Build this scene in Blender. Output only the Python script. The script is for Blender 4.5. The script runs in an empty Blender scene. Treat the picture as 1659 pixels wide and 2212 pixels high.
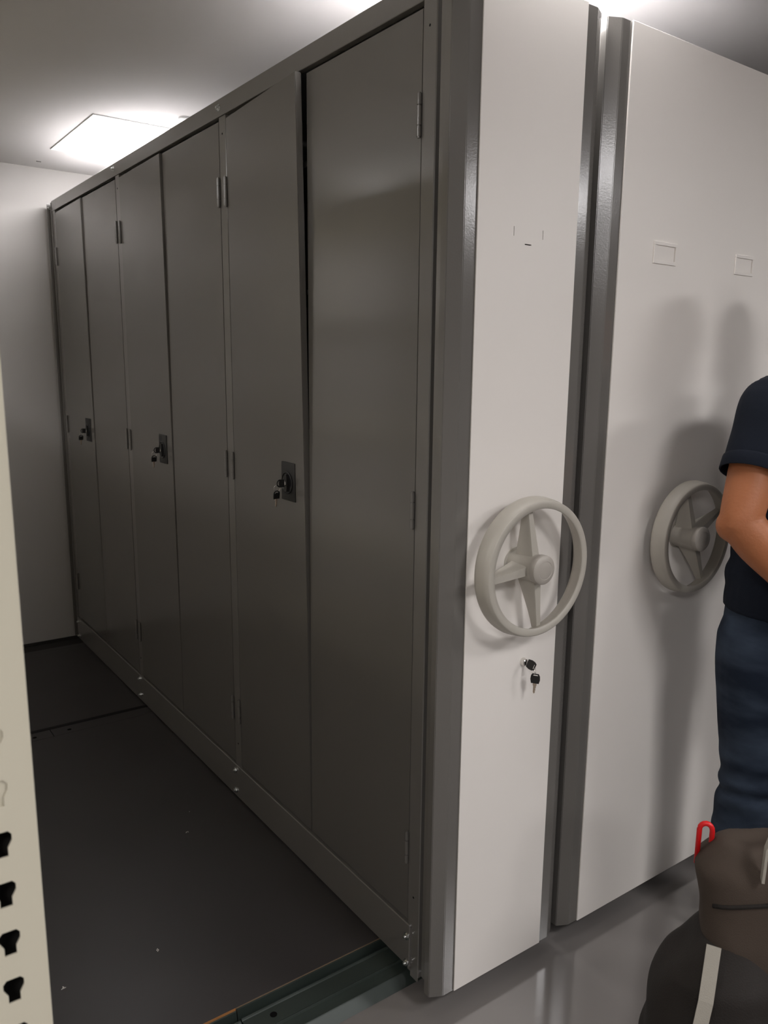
import bpy, bmesh, math, random
from mathutils import Vector, Matrix, noise
random.seed(7)
SC = bpy.context.scene
COL = SC.collection

# ------------------------------------------------------------------ camera
W, H = 1659, 2212
F_PX = 1747.27
cam_d = bpy.data.cameras.new('camera')
cam = bpy.data.objects.new('camera', cam_d)
COL.objects.link(cam)
cam_d.sensor_fit = 'VERTICAL'
cam_d.sensor_height = 36.0
cam_d.sensor_width = 27.0
cam_d.lens = F_PX / H * 36.0
cam_d.shift_x = -0.0309 * W / H
cam_d.shift_y = 0.0157 * W / H
cam_d.clip_start = 0.05
A_, B_, C_ = -0.1935, -0.0160, -0.6395
R_ = Matrix.Rotation(C_, 3, 'Z') @ Matrix.Rotation(A_, 3, 'X') @ Matrix.Rotation(B_, 3, 'Y')
rx, ry, rz = R_.col[0], R_.col[1], R_.col[2]
m3 = Matrix((rx, rz, -ry)).transposed()
cam.matrix_world = Matrix.Translation((-1.0792, -1.4231, 1.3547)) @ m3.to_4x4()
cam_d.dof.use_dof = True
cam_d.dof.focus_distance = 2.2
cam_d.dof.aperture_fstop = cam_d.lens / 3.2
SC.camera = cam

# ------------------------------------------------------------------ world, exposure
wd = bpy.data.worlds.new('world')
SC.world = wd
wd.use_nodes = True
wd.node_tree.nodes['Background'].inputs[0].default_value = (0.8, 0.85, 0.9, 1)
wd.node_tree.nodes['Background'].inputs[1].default_value = 0.02
SC.view_settings.view_transform = 'Standard'
SC.view_settings.look = 'None'
SC.view_settings.gamma = 1.0
SC.view_settings.use_curve_mapping = False
SC.view_settings.exposure = 1.46
LAMP = 11.0          # radiance of the ceiling light panels
Z_CEIL = 2.286
Z_FLOOR = -0.172
Z_DECK = -0.128

# ------------------------------------------------------------------ materials
def srgb(r, g, b):
    f = lambda c: (c / 255 / 12.92) if c / 255 <= 0.04045 else ((c / 255 + 0.055) / 1.055) ** 2.4
    return (f(r), f(g), f(b), 1)

def mat(name, col, rough=0.5, metal=0.0, bump=0.0, bscale=200.0, var=0.0, vscale=4.0, spec=0.5,
        rvar=0.0, coat=0.0, emit=None, estr=0.0, sub=0.0, detail=2.0):
    m = bpy.data.materials.new(name)
    m.use_nodes = True
    nt = m.node_tree
    p = nt.nodes['Principled BSDF']
    p.inputs['Base Color'].default_value = col
    p.inputs['Roughness'].default_value = rough
    p.inputs['Metallic'].default_value = metal
    p.inputs['Specular IOR Level'].default_value = spec
    if coat:
        p.inputs['Coat Weight'].default_value = coat
        p.inputs['Coat Roughness'].default_value = 0.1
    if sub:
        p.inputs['Subsurface Weight'].default_value = sub
        p.inputs['Subsurface Radius'].default_value = (0.010, 0.004, 0.002)
    if emit:
        p.inputs['Emission Color'].default_value = emit
        p.inputs['Emission Strength'].default_value = estr
    tc = nt.nodes.new('ShaderNodeTexCoord')
    if var > 0 or rvar > 0:
        n = nt.nodes.new('ShaderNodeTexNoise')
        n.inputs['Scale'].default_value = vscale
        n.inputs['Detail'].default_value = 5.0
        nt.links.new(tc.outputs['Object'], n.inputs['Vector'])
        if var > 0:
            mx = nt.nodes.new('ShaderNodeMix')
            mx.data_type = 'RGBA'
            k = 1 - var
            mx.inputs[6].default_value = (col[0] * k, col[1] * k, col[2] * k, 1)
            k = 1 + var
            mx.inputs[7].default_value = (min(1, col[0] * k), min(1, col[1] * k), min(1, col[2] * k), 1)
            nt.links.new(n.outputs['Fac'], mx.inputs[0])
            nt.links.new(mx.outputs[2], p.inputs['Base Color'])
        if rvar > 0:
            mr = nt.nodes.new('ShaderNodeMapRange')
            mr.inputs['To Min'].default_value = max(0.02, rough - rvar)
            mr.inputs['To Max'].default_value = rough + rvar
            nt.links.new(n.outputs['Fac'], mr.inputs['Value'])
            nt.links.new(mr.outputs[0], p.inputs['Roughness'])
    if bump > 0:
        n2 = nt.nodes.new('ShaderNodeTexNoise')
        n2.inputs['Scale'].default_value = bscale
        n2.inputs['Detail'].default_value = detail
        nt.links.new(tc.outputs['Object'], n2.inputs['Vector'])
        b = nt.nodes.new('ShaderNodeBump')
        b.inputs['Strength'].default_value = bump
        b.inputs['Distance'].default_value = 0.002
        nt.links.new(n2.outputs['Fac'], b.inputs['Height'])
        nt.links.new(b.outputs[0], p.inputs['Normal'])
    return m

M = {}
M['paint'] = mat('grey_paint', srgb(106, 103, 99), 0.19, bump=0.065, bscale=260, spec=0.6, rvar=0.03, vscale=3)
M['door'] = mat('door_paint', srgb(97, 94, 90), 0.20, bump=0.012, bscale=300, rvar=0.02, vscale=2, spec=0.6)
M['panel'] = mat('white_panel', srgb(238, 233, 227), 0.42, bump=0.03, bscale=300, var=0.012, vscale=3)
M['wall'] = mat('wall_paint', srgb(178, 175, 172), 0.8, bump=0.05, bscale=120, var=0.02, vscale=2)
M['ceil'] = mat('ceiling_paint', srgb(186, 183, 182), 0.85, bump=0.04, bscale=100, var=0.02, vscale=1.5)
M['deck'] = mat('deck_laminate', srgb(54, 51, 51), 0.40, bump=0.04, bscale=300, var=0.10, vscale=3, rvar=0.06)
M['rail'] = mat('rail_steel', srgb(54, 62, 58), 0.32, metal=0.2, bump=0.06, bscale=60, var=0.08, vscale=9, rvar=0.08)
M['wood'] = mat('plywood_edge', srgb(165, 112, 62), 0.7, bump=0.2, bscale=150, var=0.2, vscale=40)
M['floor'] = mat('epoxy_floor', srgb(124, 120, 117), 0.14, bump=0.015, bscale=30, var=0.03, vscale=5, rvar=0.03, coat=1.0)
M['floor'].node_tree.nodes['Principled BSDF'].inputs['IOR'].default_value = 1.75
M['roof'] = mat('pale_bounce_sheet', srgb(190, 190, 190), 0.5, bump=0.03, bscale=100, var=0.02, vscale=3)  # pale so the cabinet tops bounce lamp light onto the ceiling
M['hole'] = mat('black_hole', srgb(10, 10, 10), 0.9, spec=0.1)
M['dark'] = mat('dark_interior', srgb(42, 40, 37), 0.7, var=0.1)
M['cream'] = mat('cream_paint', srgb(206, 200, 181), 0.45, bump=0.04, bscale=240, var=0.015, vscale=6)
M['plastic'] = mat('wheel_plastic', srgb(178, 173, 163), 0.42, bump=0.10, bscale=500, var=0.015, vscale=20)
M['plastic2'] = mat('hub_plastic', srgb(168, 162, 154), 0.45, bump=0.08, bscale=500)
M['chrome'] = mat('chrome', (0.75, 0.73, 0.70, 1), 0.15, metal=1.0, rvar=0.05, vscale=200)
M['zinc'] = mat('zinc_bolt', (0.70, 0.71, 0.70, 1), 0.28, metal=1.0, rvar=0.08, vscale=300)
M['black'] = mat('black_plastic', srgb(22, 21, 20), 0.5, bump=0.05, bscale=400)
M['blackg'] = mat('black_gloss_plastic', srgb(22, 22, 23), 0.30, rvar=0.05, vscale=80)
M['brass'] = mat('key_steel', (0.62, 0.52, 0.42, 1), 0.35, metal=0.9, rvar=0.08, vscale=300)
M['lampframe'] = mat('lamp_frame', srgb(225, 226, 226), 0.5, var=0.01)
M['lamp'] = mat('lamp_diffuser', (0.9, 0.9, 0.9, 1), 0.6, emit=(1.0, 0.972, 0.975, 1), estr=LAMP)
M['scrap'] = mat('paper', srgb(215, 212, 205), 0.8, var=0.05, vscale=100)
M['tan'] = mat('tan_edge', srgb(122, 102, 82), 0.6, var=0.2, vscale=60)
M['skin'] = mat('skin', srgb(166, 104, 68), 0.50, bump=0.25, bscale=160, var=0.10, vscale=14, sub=0.12, spec=0.35)
M['shirt'] = mat('navy_knit', srgb(14, 21, 33), 0.85, bump=0.3, bscale=700, var=0.12, vscale=10, spec=0.25)
M['hair'] = mat('black_hair', srgb(24, 21, 19), 0.5, bump=0.5, bscale=250)
M['shoe'] = mat('dark_shoe', srgb(40, 38, 38), 0.6, bump=0.2, bscale=200)
M['eye'] = mat('eye_white', srgb(225, 220, 212), 0.2, var=0.02)
M['lips'] = mat('lips', srgb(150, 86, 74), 0.5, var=0.05)
M['bag'] = mat('brown_canvas', srgb(70, 60, 52), 0.8, bump=0.35, bscale=500, var=0.10, vscale=8, spec=0.3)
M['bagblack'] = mat('black_canvas', srgb(37, 33, 30), 0.7, bump=0.4, bscale=350, var=0.18, vscale=9, spec=0.3)
M['baggreen'] = mat('dark_green_webbing', srgb(26, 40, 35), 0.8, bump=0.4, bscale=600, var=0.1, vscale=40)
M['strap'] = mat('pale_webbing', srgb(160, 155, 144), 0.75, bump=0.3, bscale=500, var=0.05, vscale=30)
M['red'] = mat('red_plastic', srgb(214, 22, 26), 0.4, bump=0.05, bscale=300, var=0.04, vscale=30)

def denim():
    m = mat('washed_denim', srgb(38, 54, 78), 0.85, bump=0.4, bscale=900, spec=0.25)
    nt = m.node_tree
    p = nt.nodes['Principled BSDF']
    tc = [n for n in nt.nodes if n.type == 'TEX_COORD'][0]
    # whiskered wash: broad faded areas on the thighs, thin horizontal whiskers
    n = nt.nodes.new('ShaderNodeTexNoise'); n.inputs['Scale'].default_value = 5.0; n.inputs['Detail'].default_value = 4
    mp = nt.nodes.new('ShaderNodeMapping'); mp.inputs['Scale'].default_value = (1, 1, 2.6)
    nt.links.new(tc.outputs['Object'], mp.inputs['Vector']); nt.links.new(mp.outputs[0], n.inputs['Vector'])
    r = nt.nodes.new('ShaderNodeValToRGB')
    r.color_ramp.elements[0].position = 0.40; r.color_ramp.elements[0].color = srgb(18, 28, 43)
    r.color_ramp.elements[1].position = 0.75; r.color_ramp.elements[1].color = srgb(58, 69, 84)
    nt.links.new(n.outputs['Fac'], r.inputs[0])
    nt.links.new(r.outputs[0], p.inputs['Base Color'])
    return m
M['denim'] = denim()

# ------------------------------------------------------------------ mesh helpers
def newbm():
    return bmesh.new()

def bx(bm, x0, x1, y0, y1, z0, z1, bev=0.0, seg=1):
    t = bmesh.new()
    bmesh.ops.create_cube(t, size=1)
    for v in t.verts:
        v.co = Vector(((x0 + x1) / 2 + v.co.x * (x1 - x0), (y0 + y1) / 2 + v.co.y * (y1 - y0), (z0 + z1) / 2 + v.co.z * (z1 - z0)))
    if bev:
        bmesh.ops.bevel(t, geom=t.edges[:], offset=bev, segments=seg, affect='EDGES', profile=0.6)
    merge(bm, t)
    return bm

def merge(bm, t, mtx=None):
    if mtx is not None:
        bmesh.ops.transform(t, matrix=mtx, verts=t.verts[:])
    me = bpy.data.meshes.new('tmp')
    t.to_mesh(me); t.free()
    bm.from_mesh(me)
    bpy.data.meshes.remove(me)

def axis_mtx(p, d):
    d = Vector(d).normalized()
    q = Vector((0, 0, 1)).rotation_difference(d)
    return Matrix.Translation(p) @ q.to_matrix().to_4x4()

def cyl(bm, p, d, r, L, n=20, r2=None, bev=0.0):
    """cylinder starting at p going along d for length L"""
    t = bmesh.new()
    bmesh.ops.create_cone(t, cap_ends=True, segments=n, radius1=r, radius2=r if r2 is None else r2, depth=L)
    bmesh.ops.translate(t, verts=t.verts[:], vec=(0, 0, L / 2))
    if bev:
        es = [e for e in t.edges if abs(e.verts[0].co.z - e.verts[1].co.z) < 1e-6]
        bmesh.ops.bevel(t, geom=es, offset=bev, segments=2, affect='EDGES')
    merge(bm, t, axis_mtx(Vector(p), d))
    return bm

def lathe(bm, prof, p, d, n=48, closed=False):
    """prof: list of (radius, height) revolved round d through p"""
    t = bmesh.new()
    rings = []
    for r, h in prof:
        if r < 1e-6:
            rings.append([t.verts.new((0, 0, h))])
        else:
            rings.append([t.verts.new((r * math.cos(2 * math.pi * i / n), r * math.sin(2 * math.pi * i / n), h)) for i in range(n)])
    pairs = list(zip(rings[:-1], rings[1:]))
    if closed:
        pairs.append((rings[-1], rings[0]))
    for a, b in pairs:
        for i in range(n):
            j = (i + 1) % n
            if len(a) == 1 and len(b) == 1: continue
            if len(a) == 1: t.faces.new((a[0], b[j], b[i]))
            elif len(b) == 1: t.faces.new((a[i], a[j], b[0]))
            else: t.faces.new((a[i], a[j], b[j], b[i]))
    bmesh.ops.recalc_face_normals(t, faces=t.faces[:])
    merge(bm, t, axis_mtx(Vector(p), d))
    return bm

def prism(bm, pts, mtx, depth):
    """2D polygon (list of (a,b)) in local xy extruded along local z by depth"""
    t = bmesh.new()
    a = [t.verts.new((x, y, 0)) for x, y in pts]
    b = [t.verts.new((x, y, depth)) for x, y in pts]
    n = len(pts)
    t.faces.new(a[::-1]); t.faces.new(b)
    for i in range(n):
        j = (i + 1) % n
        t.faces.new((a[i], a[j], b[j], b[i]))
    bmesh.ops.recalc_face_normals(t, faces=t.faces[:])
    merge(bm, t, mtx)
    return bm

def extrude_x(bm, prof, x0, x1):
    """profile of (y,z) points extruded along x"""
    mtx = Matrix(((0, 0, 1, x0), (1, 0, 0, 0), (0, 1, 0, 0), (0, 0, 0, 1)))
    return prism(bm, prof, mtx, x1 - x0)

def extrude_z(bm, prof, z0, z1):
    return prism(bm, prof, Matrix.Translation((0, 0, z0)), z1 - z0)

def tube(bm, pts, r, n=10, caps=True, closed=False):
    """round tube along points; r number or list"""
    t = bmesh.new()
    P = [Vector(p) for p in pts]
    N = len(P)
    rr = r if isinstance(r, (list, tuple)) else [r] * N
    rings = []
    up = Vector((0.13, 0.21, 0.97))
    for i, p in enumerate(P):
        if closed:
            tan = (P[(i + 1) % N] - P[i - 1]).normalized()
        else:
            tan = (P[min(i + 1, N - 1)] - P[max(i - 1, 0)]).normalized()
        u = tan.cross(up)
        if u.length < 1e-3: u = tan.cross(Vector((1, 0, 0)))
        u.normalize(); v = tan.cross(u)
        rings.append([t.verts.new(p + u * rr[i] * math.cos(2 * math.pi * k / n) + v * rr[i] * math.sin(2 * math.pi * k / n)) for k in range(n)])
    seq = list(zip(rings[:-1], rings[1:]))
    if closed: seq.append((rings[-1], rings[0]))
    for a, b in seq:
        for k in range(n):
            t.faces.new((a[k], a[(k + 1) % n], b[(k + 1) % n], b[k]))
    if caps and not closed:
        t.faces.new(rings[0][::-1]); t.faces.new(rings[-1])
    bmesh.ops.recalc_face_normals(t, faces=t.faces[:])
    merge(bm, t)
    return bm

def grid_plate(bm, us, vs, holes, mtx, th):
    """plate in local xy of thickness th (towards +z) with rectangular cells left out"""
    t = bmesh.new()
    V = {}
    def gv(i, j, k):
        if (i, j, k) not in V: V[(i, j, k)] = t.verts.new((us[i], vs[j], th if k else 0))
        return V[(i, j, k)]
    nu, nv = len(us) - 1, len(vs) - 1
    solid = lambda i, j: 0 <= i < nu and 0 <= j < nv and (i, j) not in holes
    for i in range(nu):
        for j in range(nv):
            if not solid(i, j): continue
            for k in (0, 1):
                t.faces.new((gv(i, j, k), gv(i + 1, j, k), gv(i + 1, j + 1, k), gv(i, j + 1, k)))
            if not solid(i - 1, j): t.faces.new((gv(i, j, 0), gv(i, j + 1, 0), gv(i, j + 1, 1), gv(i, j, 1)))
            if not solid(i + 1, j): t.faces.new((gv(i + 1, j, 0), gv(i + 1, j + 1, 0), gv(i + 1, j + 1, 1), gv(i + 1, j, 1)))
            if not solid(i, j - 1): t.faces.new((gv(i, j, 0), gv(i + 1, j, 0), gv(i + 1, j, 1), gv(i, j, 1)))
            if not solid(i, j + 1): t.faces.new((gv(i, j + 1, 0), gv(i + 1, j + 1, 0), gv(i + 1, j + 1, 1), gv(i, j + 1, 1)))
    bmesh.ops.recalc_face_normals(t, faces=t.faces[:])
    merge(bm, t, mtx)
    return bm

def obj(name, bm, m, parent=None, smooth=False):
    me = bpy.data.meshes.new(name)
    bm.to_mesh(me); bm.free()
    me.materials.append(m)
    if smooth:
        for p in me.polygons: p.use_smooth = True
        if smooth == 'auto':
            try: me.set_sharp_from_angle(angle=math.radians(35))
            except Exception: pass
    o = bpy.data.objects.new(name, me)
    COL.objects.link(o)
    if parent is not None:
        o.parent = parent
        o.matrix_parent_inverse = parent.matrix_world.inverted()
    return o

def thing(name, label, cat, loc=(0, 0, 0), group=None):
    o = bpy.data.objects.new(name, None)
    COL.objects.link(o)
    o.empty_display_size = 0.1
    o.location = loc
    o.matrix_world = Matrix.Translation(loc)
    o['label'] = label; o['category'] = cat
    if group: o['group'] = group
    return o

def tag(o, label, cat, group=None):
    o['label'] = label; o['category'] = cat
    if group: o['group'] = group
    return o

def struct(name, bm, m, parent=None):
    o = obj(name, bm, m, parent)
    if parent is None: o['kind'] = 'structure'
    return o

def dup(root, loc, label=None, group=None):
    """copy of a thing with copies of its parts and sub-parts"""
    r = root.copy(); COL.objects.link(r)
    r.location = loc
    r.matrix_world = Matrix.Translation(loc)
    if label: r['label'] = label
    if group: r['group'] = group
    for ch in list(root.children):
        c = ch.copy(); COL.objects.link(c); c.parent = r
        for g in list(ch.children):
            d = g.copy(); COL.objects.link(d); d.parent = c
    return r

# ------------------------------------------------------------------ room shell
XL, XR, YF, YB = -3.0, 4.2, -6.6, 3.10
struct('floor', bx(newbm(), XL - .1, XR + .1, YF - .1, YB + .1, Z_FLOOR - .1, Z_FLOOR), M['floor'])
struct('ceiling', bx(newbm(), XL - .1, XR + .1, YF - .1, YB + .1, Z_CEIL, Z_CEIL + .1), M['ceil'])
struct('wall_back', bx(newbm(), XL - .1, XR + .1, YB, YB + .1, Z_FLOOR, Z_CEIL), M['wall'])
struct('wall_front', bx(newbm(), XL - .1, XR + .1, YF - .1, YF, Z_FLOOR, Z_CEIL), M['wall'])
struct('wall_left', bx(newbm(), XL - .1, XL, YF, YB, Z_FLOOR, Z_CEIL), M['wall'])
struct('wall_right', bx(newbm(), XR, XR + .1, YF, YB, Z_FLOOR, Z_CEIL), M['wall'])

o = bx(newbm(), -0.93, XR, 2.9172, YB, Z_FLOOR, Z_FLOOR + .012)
struct('gap_shade_1', o, M['dark'])  # dark strip stands in for shade in the gap behind the deck
struct('gap_shade_back', bx(newbm(), -0.93, XR, YB - .004, YB, Z_FLOOR + .0125, Z_FLOOR + .030), M['dark'])  # dark band at the wall foot, the gap's shade put into colour

# raised dark deck of the aisle with its rails
DX0, DX1 = -0.90, 1.24
deck = thing('raised_deck', 'dark brown raised deck floor in the aisle left of the grey cabinet doors', 'deck', (-0.6, 1.5, Z_FLOOR))
bm = newbm(); bx(bm, DX0, DX1, 0.1225, 1.836, Z_DECK - .018, Z_DECK); obj('deck_panel', bm, M['deck'], deck)
bm = newbm(); bx(bm, DX0, DX1, 1.936, 2.878, Z_DECK - .018, Z_DECK); obj('deck_panel', bm, M['deck'], deck)
bm = newbm(); bx(bm, DX0, DX1, 2.8805, 2.917, Z_DECK - .03, Z_DECK - .0005); obj('edge_strip', bm, M['deck'], deck)
for ya, yb in ((0.1225, 1.836), (1.937, 2.917)):
    bm = newbm(); bx(bm, DX0, DX1, ya, yb, Z_FLOOR, Z_DECK - .0305); obj('underframe', bm, M['dark'], deck)
o = obj('wood_edge', bx(newbm(), DX0, -0.4105, 0.1195, 0.1224, Z_DECK - .014, Z_DECK + .0002), M['wood'], deck)
o['label'] = 'bare orange plywood edge'
o = obj('edge_trim', bx(newbm(), -0.4095, DX1, 0.1206, 0.1224, Z_DECK - .014, Z_DECK + .0002), M['tan'], deck)

def rail_profile(dz):
    P = [(.1192, -.1285), (.1160, -.1295), (.1125, -.155), (.1010, -.156), (.0965, -.1375), (.0935, -.1365), (.0905, -.1385), (.0890, -.1405),
         (.0405, -.1405), (.0385, -.1395), (.0365, -.1405), (.0350, -.1445), (.0215, -.1475), (.0090, -.1490), (.0070, -.1480), (.0050, -.1495),
         (-.0168, -.1715), (.1192, -.1715)]
    return [(y, z + (dz if z > -.17 else 0)) for y, z in P]
frail = thing('floor_rail', 'dark green-grey steel floor rail along the front edge of the deck', 'rail', (-0.4, 0.05, Z_FLOOR))
obj('rail_segment', extrude_x(newbm(), rail_profile(0), -0.4085, DX1), M['rail'], frail)
obj('rail_segment', extrude_x(newbm(), rail_profile(-.0035), DX0, -0.4105), M['rail'], frail)
bm = newbm(); cyl(bm, (-0.340, 0.066, -.1404), (0, 0, 1), .0085, .0004, 20); o = obj('bolt_hole', bm, M['hole'], frail)

srail = thing('floor_rail', 'dark steel floor rail set flush across the deck, nearer the back wall', 'rail', (-0.4, 1.88, Z_FLOOR))
prof2 = [(1.8375, Z_DECK - .017), (1.8375, Z_DECK), (1.9085, Z_DECK), (1.9095, Z_DECK - .036), (1.9340, Z_DECK - .036), (1.9345, Z_DECK - .001), (1.9355, Z_DECK - .001), (1.9355, Z_DECK - .040), (1.8375, Z_DECK - .040)]
obj('rail_segment', extrude_x(newbm(), prof2, -0.404, DX1), M['deck'], srail)
obj('rail_segment', extrude_x(newbm(), prof2, DX0, -0.407), M['deck'], srail)
for hx, hy in ((-0.34, 1.868), (-0.472, 1.868), (-0.66, 1.868)):
    bm = newbm(); cyl(bm, (hx, hy, Z_DECK), (0, 0, 1), .008, .0004, 16); obj('bolt_hole', bm, M['hole'], srail)

# ------------------------------------------------------------------ ceiling lights
def make_light(loc, label, ex=0.0):
    t = thing('ceiling_light', label, 'light', loc, 'square ceiling light panels')
    z = Z_CEIL
    x, y = loc[0], loc[1]
    a, b = .335, .285
    A, B = a + ex, b + ex
    bm = newbm()
    for (x0, x1, y0, y1) in ((-A, A, -a, -b), (-A, A, b, a), (-A, -B, -b, b), (B, A, -b, b)):
        bx(bm, x + x0, x + x1, y + y0, y + y1, z - .004, z - .0005)
    obj('frame', bm, M['lampframe'], t)
    bm = newbm()
    # softly pillowed opal diffuser
    n = 8
    V = [[bm.verts.new((x - B + 2 * B * i / n, y - b + 2 * b * j / n,
                        z - .006 - .018 * (1 - abs(2 * i / n - 1) ** 4) * (1 - abs(2 * j / n - 1) ** 4))) for j in range(n + 1)] for i in range(n + 1)]
    for i in range(n):
        for j in range(n):
            bm.faces.new((V[i][j], V[i][j + 1], V[i + 1][j + 1], V[i + 1][j]))
    top = bm.verts.new((x, y, z - .002))
    for i in range(n):
        bm.faces.new((V[i][0], V[i + 1][0], top)); bm.faces.new((V[i + 1][n], V[i][n], top))
        bm.faces.new((V[0][i + 1], V[0][i], top)); bm.faces.new((V[n][i], V[n][i + 1], top))
    bmesh.ops.recalc_face_normals(bm, faces=bm.faces[:])
    obj('diffuser', bm, M['lamp'], t, True)
    return t
make_light((0.265, 2.335, Z_CEIL), 'bright square ceiling light above the far end of the grey cabinet')
make_light((0.30, 0.10, Z_CEIL), 'bright square ceiling light above the near end of the grey cabinet')
make_light((0.265, -2.30, Z_CEIL), 'bright square ceiling light in front of the narrow white end panel')
make_light((2.30, -2.30, Z_CEIL), 'bright oblong ceiling light to the right, in front of the person', .10)
make_light((-1.92, -2.30, Z_CEIL), 'added unseen fill light panel to the left, in front of the cream rack')  # unseen panel added to brighten the aisle from the left
make_light((0.265, -4.60, Z_CEIL), 'added unseen fill light panel farthest in front of the white end panels')  # unseen panel added to even out the light on the end panels
make_light((-1.92, 2.335, Z_CEIL), 'added unseen fill light panel to the left, by the back wall')  # unseen panel added to lift the light on the far doors
make_light((-1.92, 0.02, Z_CEIL), 'added unseen fill light panel to the left, beyond the near end of the cream rack')  # unseen panel added as fill across the aisle onto the doors

# small ceiling fittings
t = thing('ceiling_fitting', 'small round white ceiling fitting peeping over the cabinet top', 'fitting', (0.234, 1.832, Z_CEIL))
obj('base_ring', lathe(newbm(), [(0, 0), (.030, 0), (.030, -.006), (.024, -.010), (0, -.010)], (0.234, 1.832, Z_CEIL - .0005), (0, 0, 1), 24), M['lampframe'], t, 'auto')
obj('nozzle', cyl(newbm(), (0.234, 1.832, Z_CEIL - .030), (0, 0, 1), .008, .021, 12), M['chrome'], t, 'auto')
o = obj('ceiling_clip', bx(newbm(), -0.068, -0.046, 2.952, 2.956, Z_CEIL - .004, Z_CEIL - .0005, .001), M['paint'])
tag(o, 'tiny grey clip on the ceiling near the back wall', 'clip')

# ------------------------------------------------------------------ grey mobile cabinet with six doors
Z_TOP = 2.118
Z_DT = 2.058        # door top
P_A = -0.1247       # lower end of end panels
BODY_X1 = 0.372
cab = thing('mobile_cabinet', 'long grey mobile cabinet with six doors and a narrow white end panel', 'cabinet', (0.18, 1.4, Z_FLOOR))
POSTS = [(-0.043, 0.0), (0.958, 1.0025), (1.955, 1.9995), (2.955, 3.0)]
def under_wheels(parent, xs):
    for x in xs:
        for y in (0.085, 1.885, 2.60):
            bm = newbm()
            lathe(bm, [(0, 0), (.0115, 0), (.013, .002), (.013, .018), (.0115, .020), (0, .020)], (x - .010, y, Z_DECK + .0136), (1, 0, 0), 20)
            cyl(bm, (x - .016, y, Z_DECK + .0136), (1, 0, 0), .004, .032, 10)
            obj('rail_wheel', bm, M['dark'], parent)
# carcass: back, ends, roof and base
bm = newbm()
bx(bm, BODY_X1 - .003, BODY_X1, -0.05, 3.0, -.10, 2.10)
bx(bm, 0.02, BODY_X1, -0.043, -.040, -.10, 2.10)
bx(bm, 0.02, BODY_X1, 2.997, 3.0, -.10, 2.10)
bx(bm, 0.02, BODY_X1, -0.05, 3.0, -.100, -.090)
for pa, pb in POSTS[1:3]:
    bx(bm, 0.03, BODY_X1, pa + .01, pb - .01, -.09, 2.095)
obj('carcass', bm, M['paint'], cab)
under_wheels(cab, (0.08, 0.30))
obj('roof_bounce_sheet', bx(newbm(), 0.0165, BODY_X1, -0.05, 2.9995, 2.1005, 2.104), M['roof'], cab)  # unseen pale sheet added to throw light up onto the ceiling
# top beam and plinth
bm = newbm()
bx(bm, -.002, .016, 0.0005, 2.9995, 2.070, Z_TOP, .0012)
obj('top_beam', bm, M['paint'], cab)
bm = newbm()
bx(bm, -.006, .016, -0.014, 2.9995, -.1235, -.0045, .0022)
obj('plinth', bm, M['paint'], cab)
# posts
for i, (pa, pb) in enumerate(POSTS):
    bm = newbm()
    z0 = -.148 if i == 0 else -.120
    if i == 0:
        extrude_z(bm, [(0.0, pb), (0.0, pa + .002), (.002, pa), (.03, pa), (.03, pb)], z0 + .012, Z_TOP - .001)
        prism(bm, [(0, -.043), (.03, -.043), (.03, 0), (0, 0)], Matrix.Translation((0, 0, z0 + .0121)), -.0001)
        bx(bm, 0.0, .0025, pa + .001, -.012, z0, z0 + .012)
    else:
        bx(bm, 0.0005, .03, pa, pb, z0, 2.069 if i < 3 else Z_TOP, .001)
    obj('post', bm, M['paint'], cab)
# small screw holes near post tops
for y in (-.020, .980, 1.977):
    for z in (2.02, .075):
        bm = newbm(); cyl(bm, (-.0004, y, z), (1, 0, 0), .0028, .0012, 10); obj('screw_hole', bm, M['hole'], cab)
# end channel against the back wall
bm = newbm()
extrude_z(bm, [(-.012, 3.050), (-.012, 3.044), (.022, 3.044), (.022, 3.010), (-.004, 3.010), (-.004, 3.0005), (.045, 3.0005), (.045, 3.050)], -.12, 2.112)
obj('end_channel', bm, M['paint'], cab)

def bolt(p, d, parent, r=.0072):
    bm = newbm()
    cyl(bm, p, d, r * 1.35, .0014, 20)
    q = Vector(p) + Vector(d).normalized() * .0014
    cyl(bm, q, d, r, .0046, 6)
    q = q + Vector(d).normalized() * .0046
    cyl(bm, q, d, r * .55, .004, 12, bev=.0006)
    return obj('bolt', bm, M['zinc'], parent)
for y, z in ((.995, 2.094), (2.006, 2.097)):
    bolt((-.0022, y, z), (-1, 0, 0), cab)
bolt((-.004, 3.022, 2.090), (-1, 0, 0), cab, .006)
for y, zz in ((-.004, (-.039, -.114)), (.993, (-.026, -.101)), (1.983, (-.021, -.096)), (2.976, (-.027, -.105))):
    for z in zz: bolt((-.0062, y, z), (-1, 0, 0), cab)
# shelves that show through the open gap
for z in (0.42, 0.80, 1.18, 1.548, 1.866):
    for a in (0.004, 1.006, 2.004):
        bm = newbm(); bx(bm, .024, .355, a, a + .95, z - .014, z, .001); obj('shelf', bm, M['paint'], cab)

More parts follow.
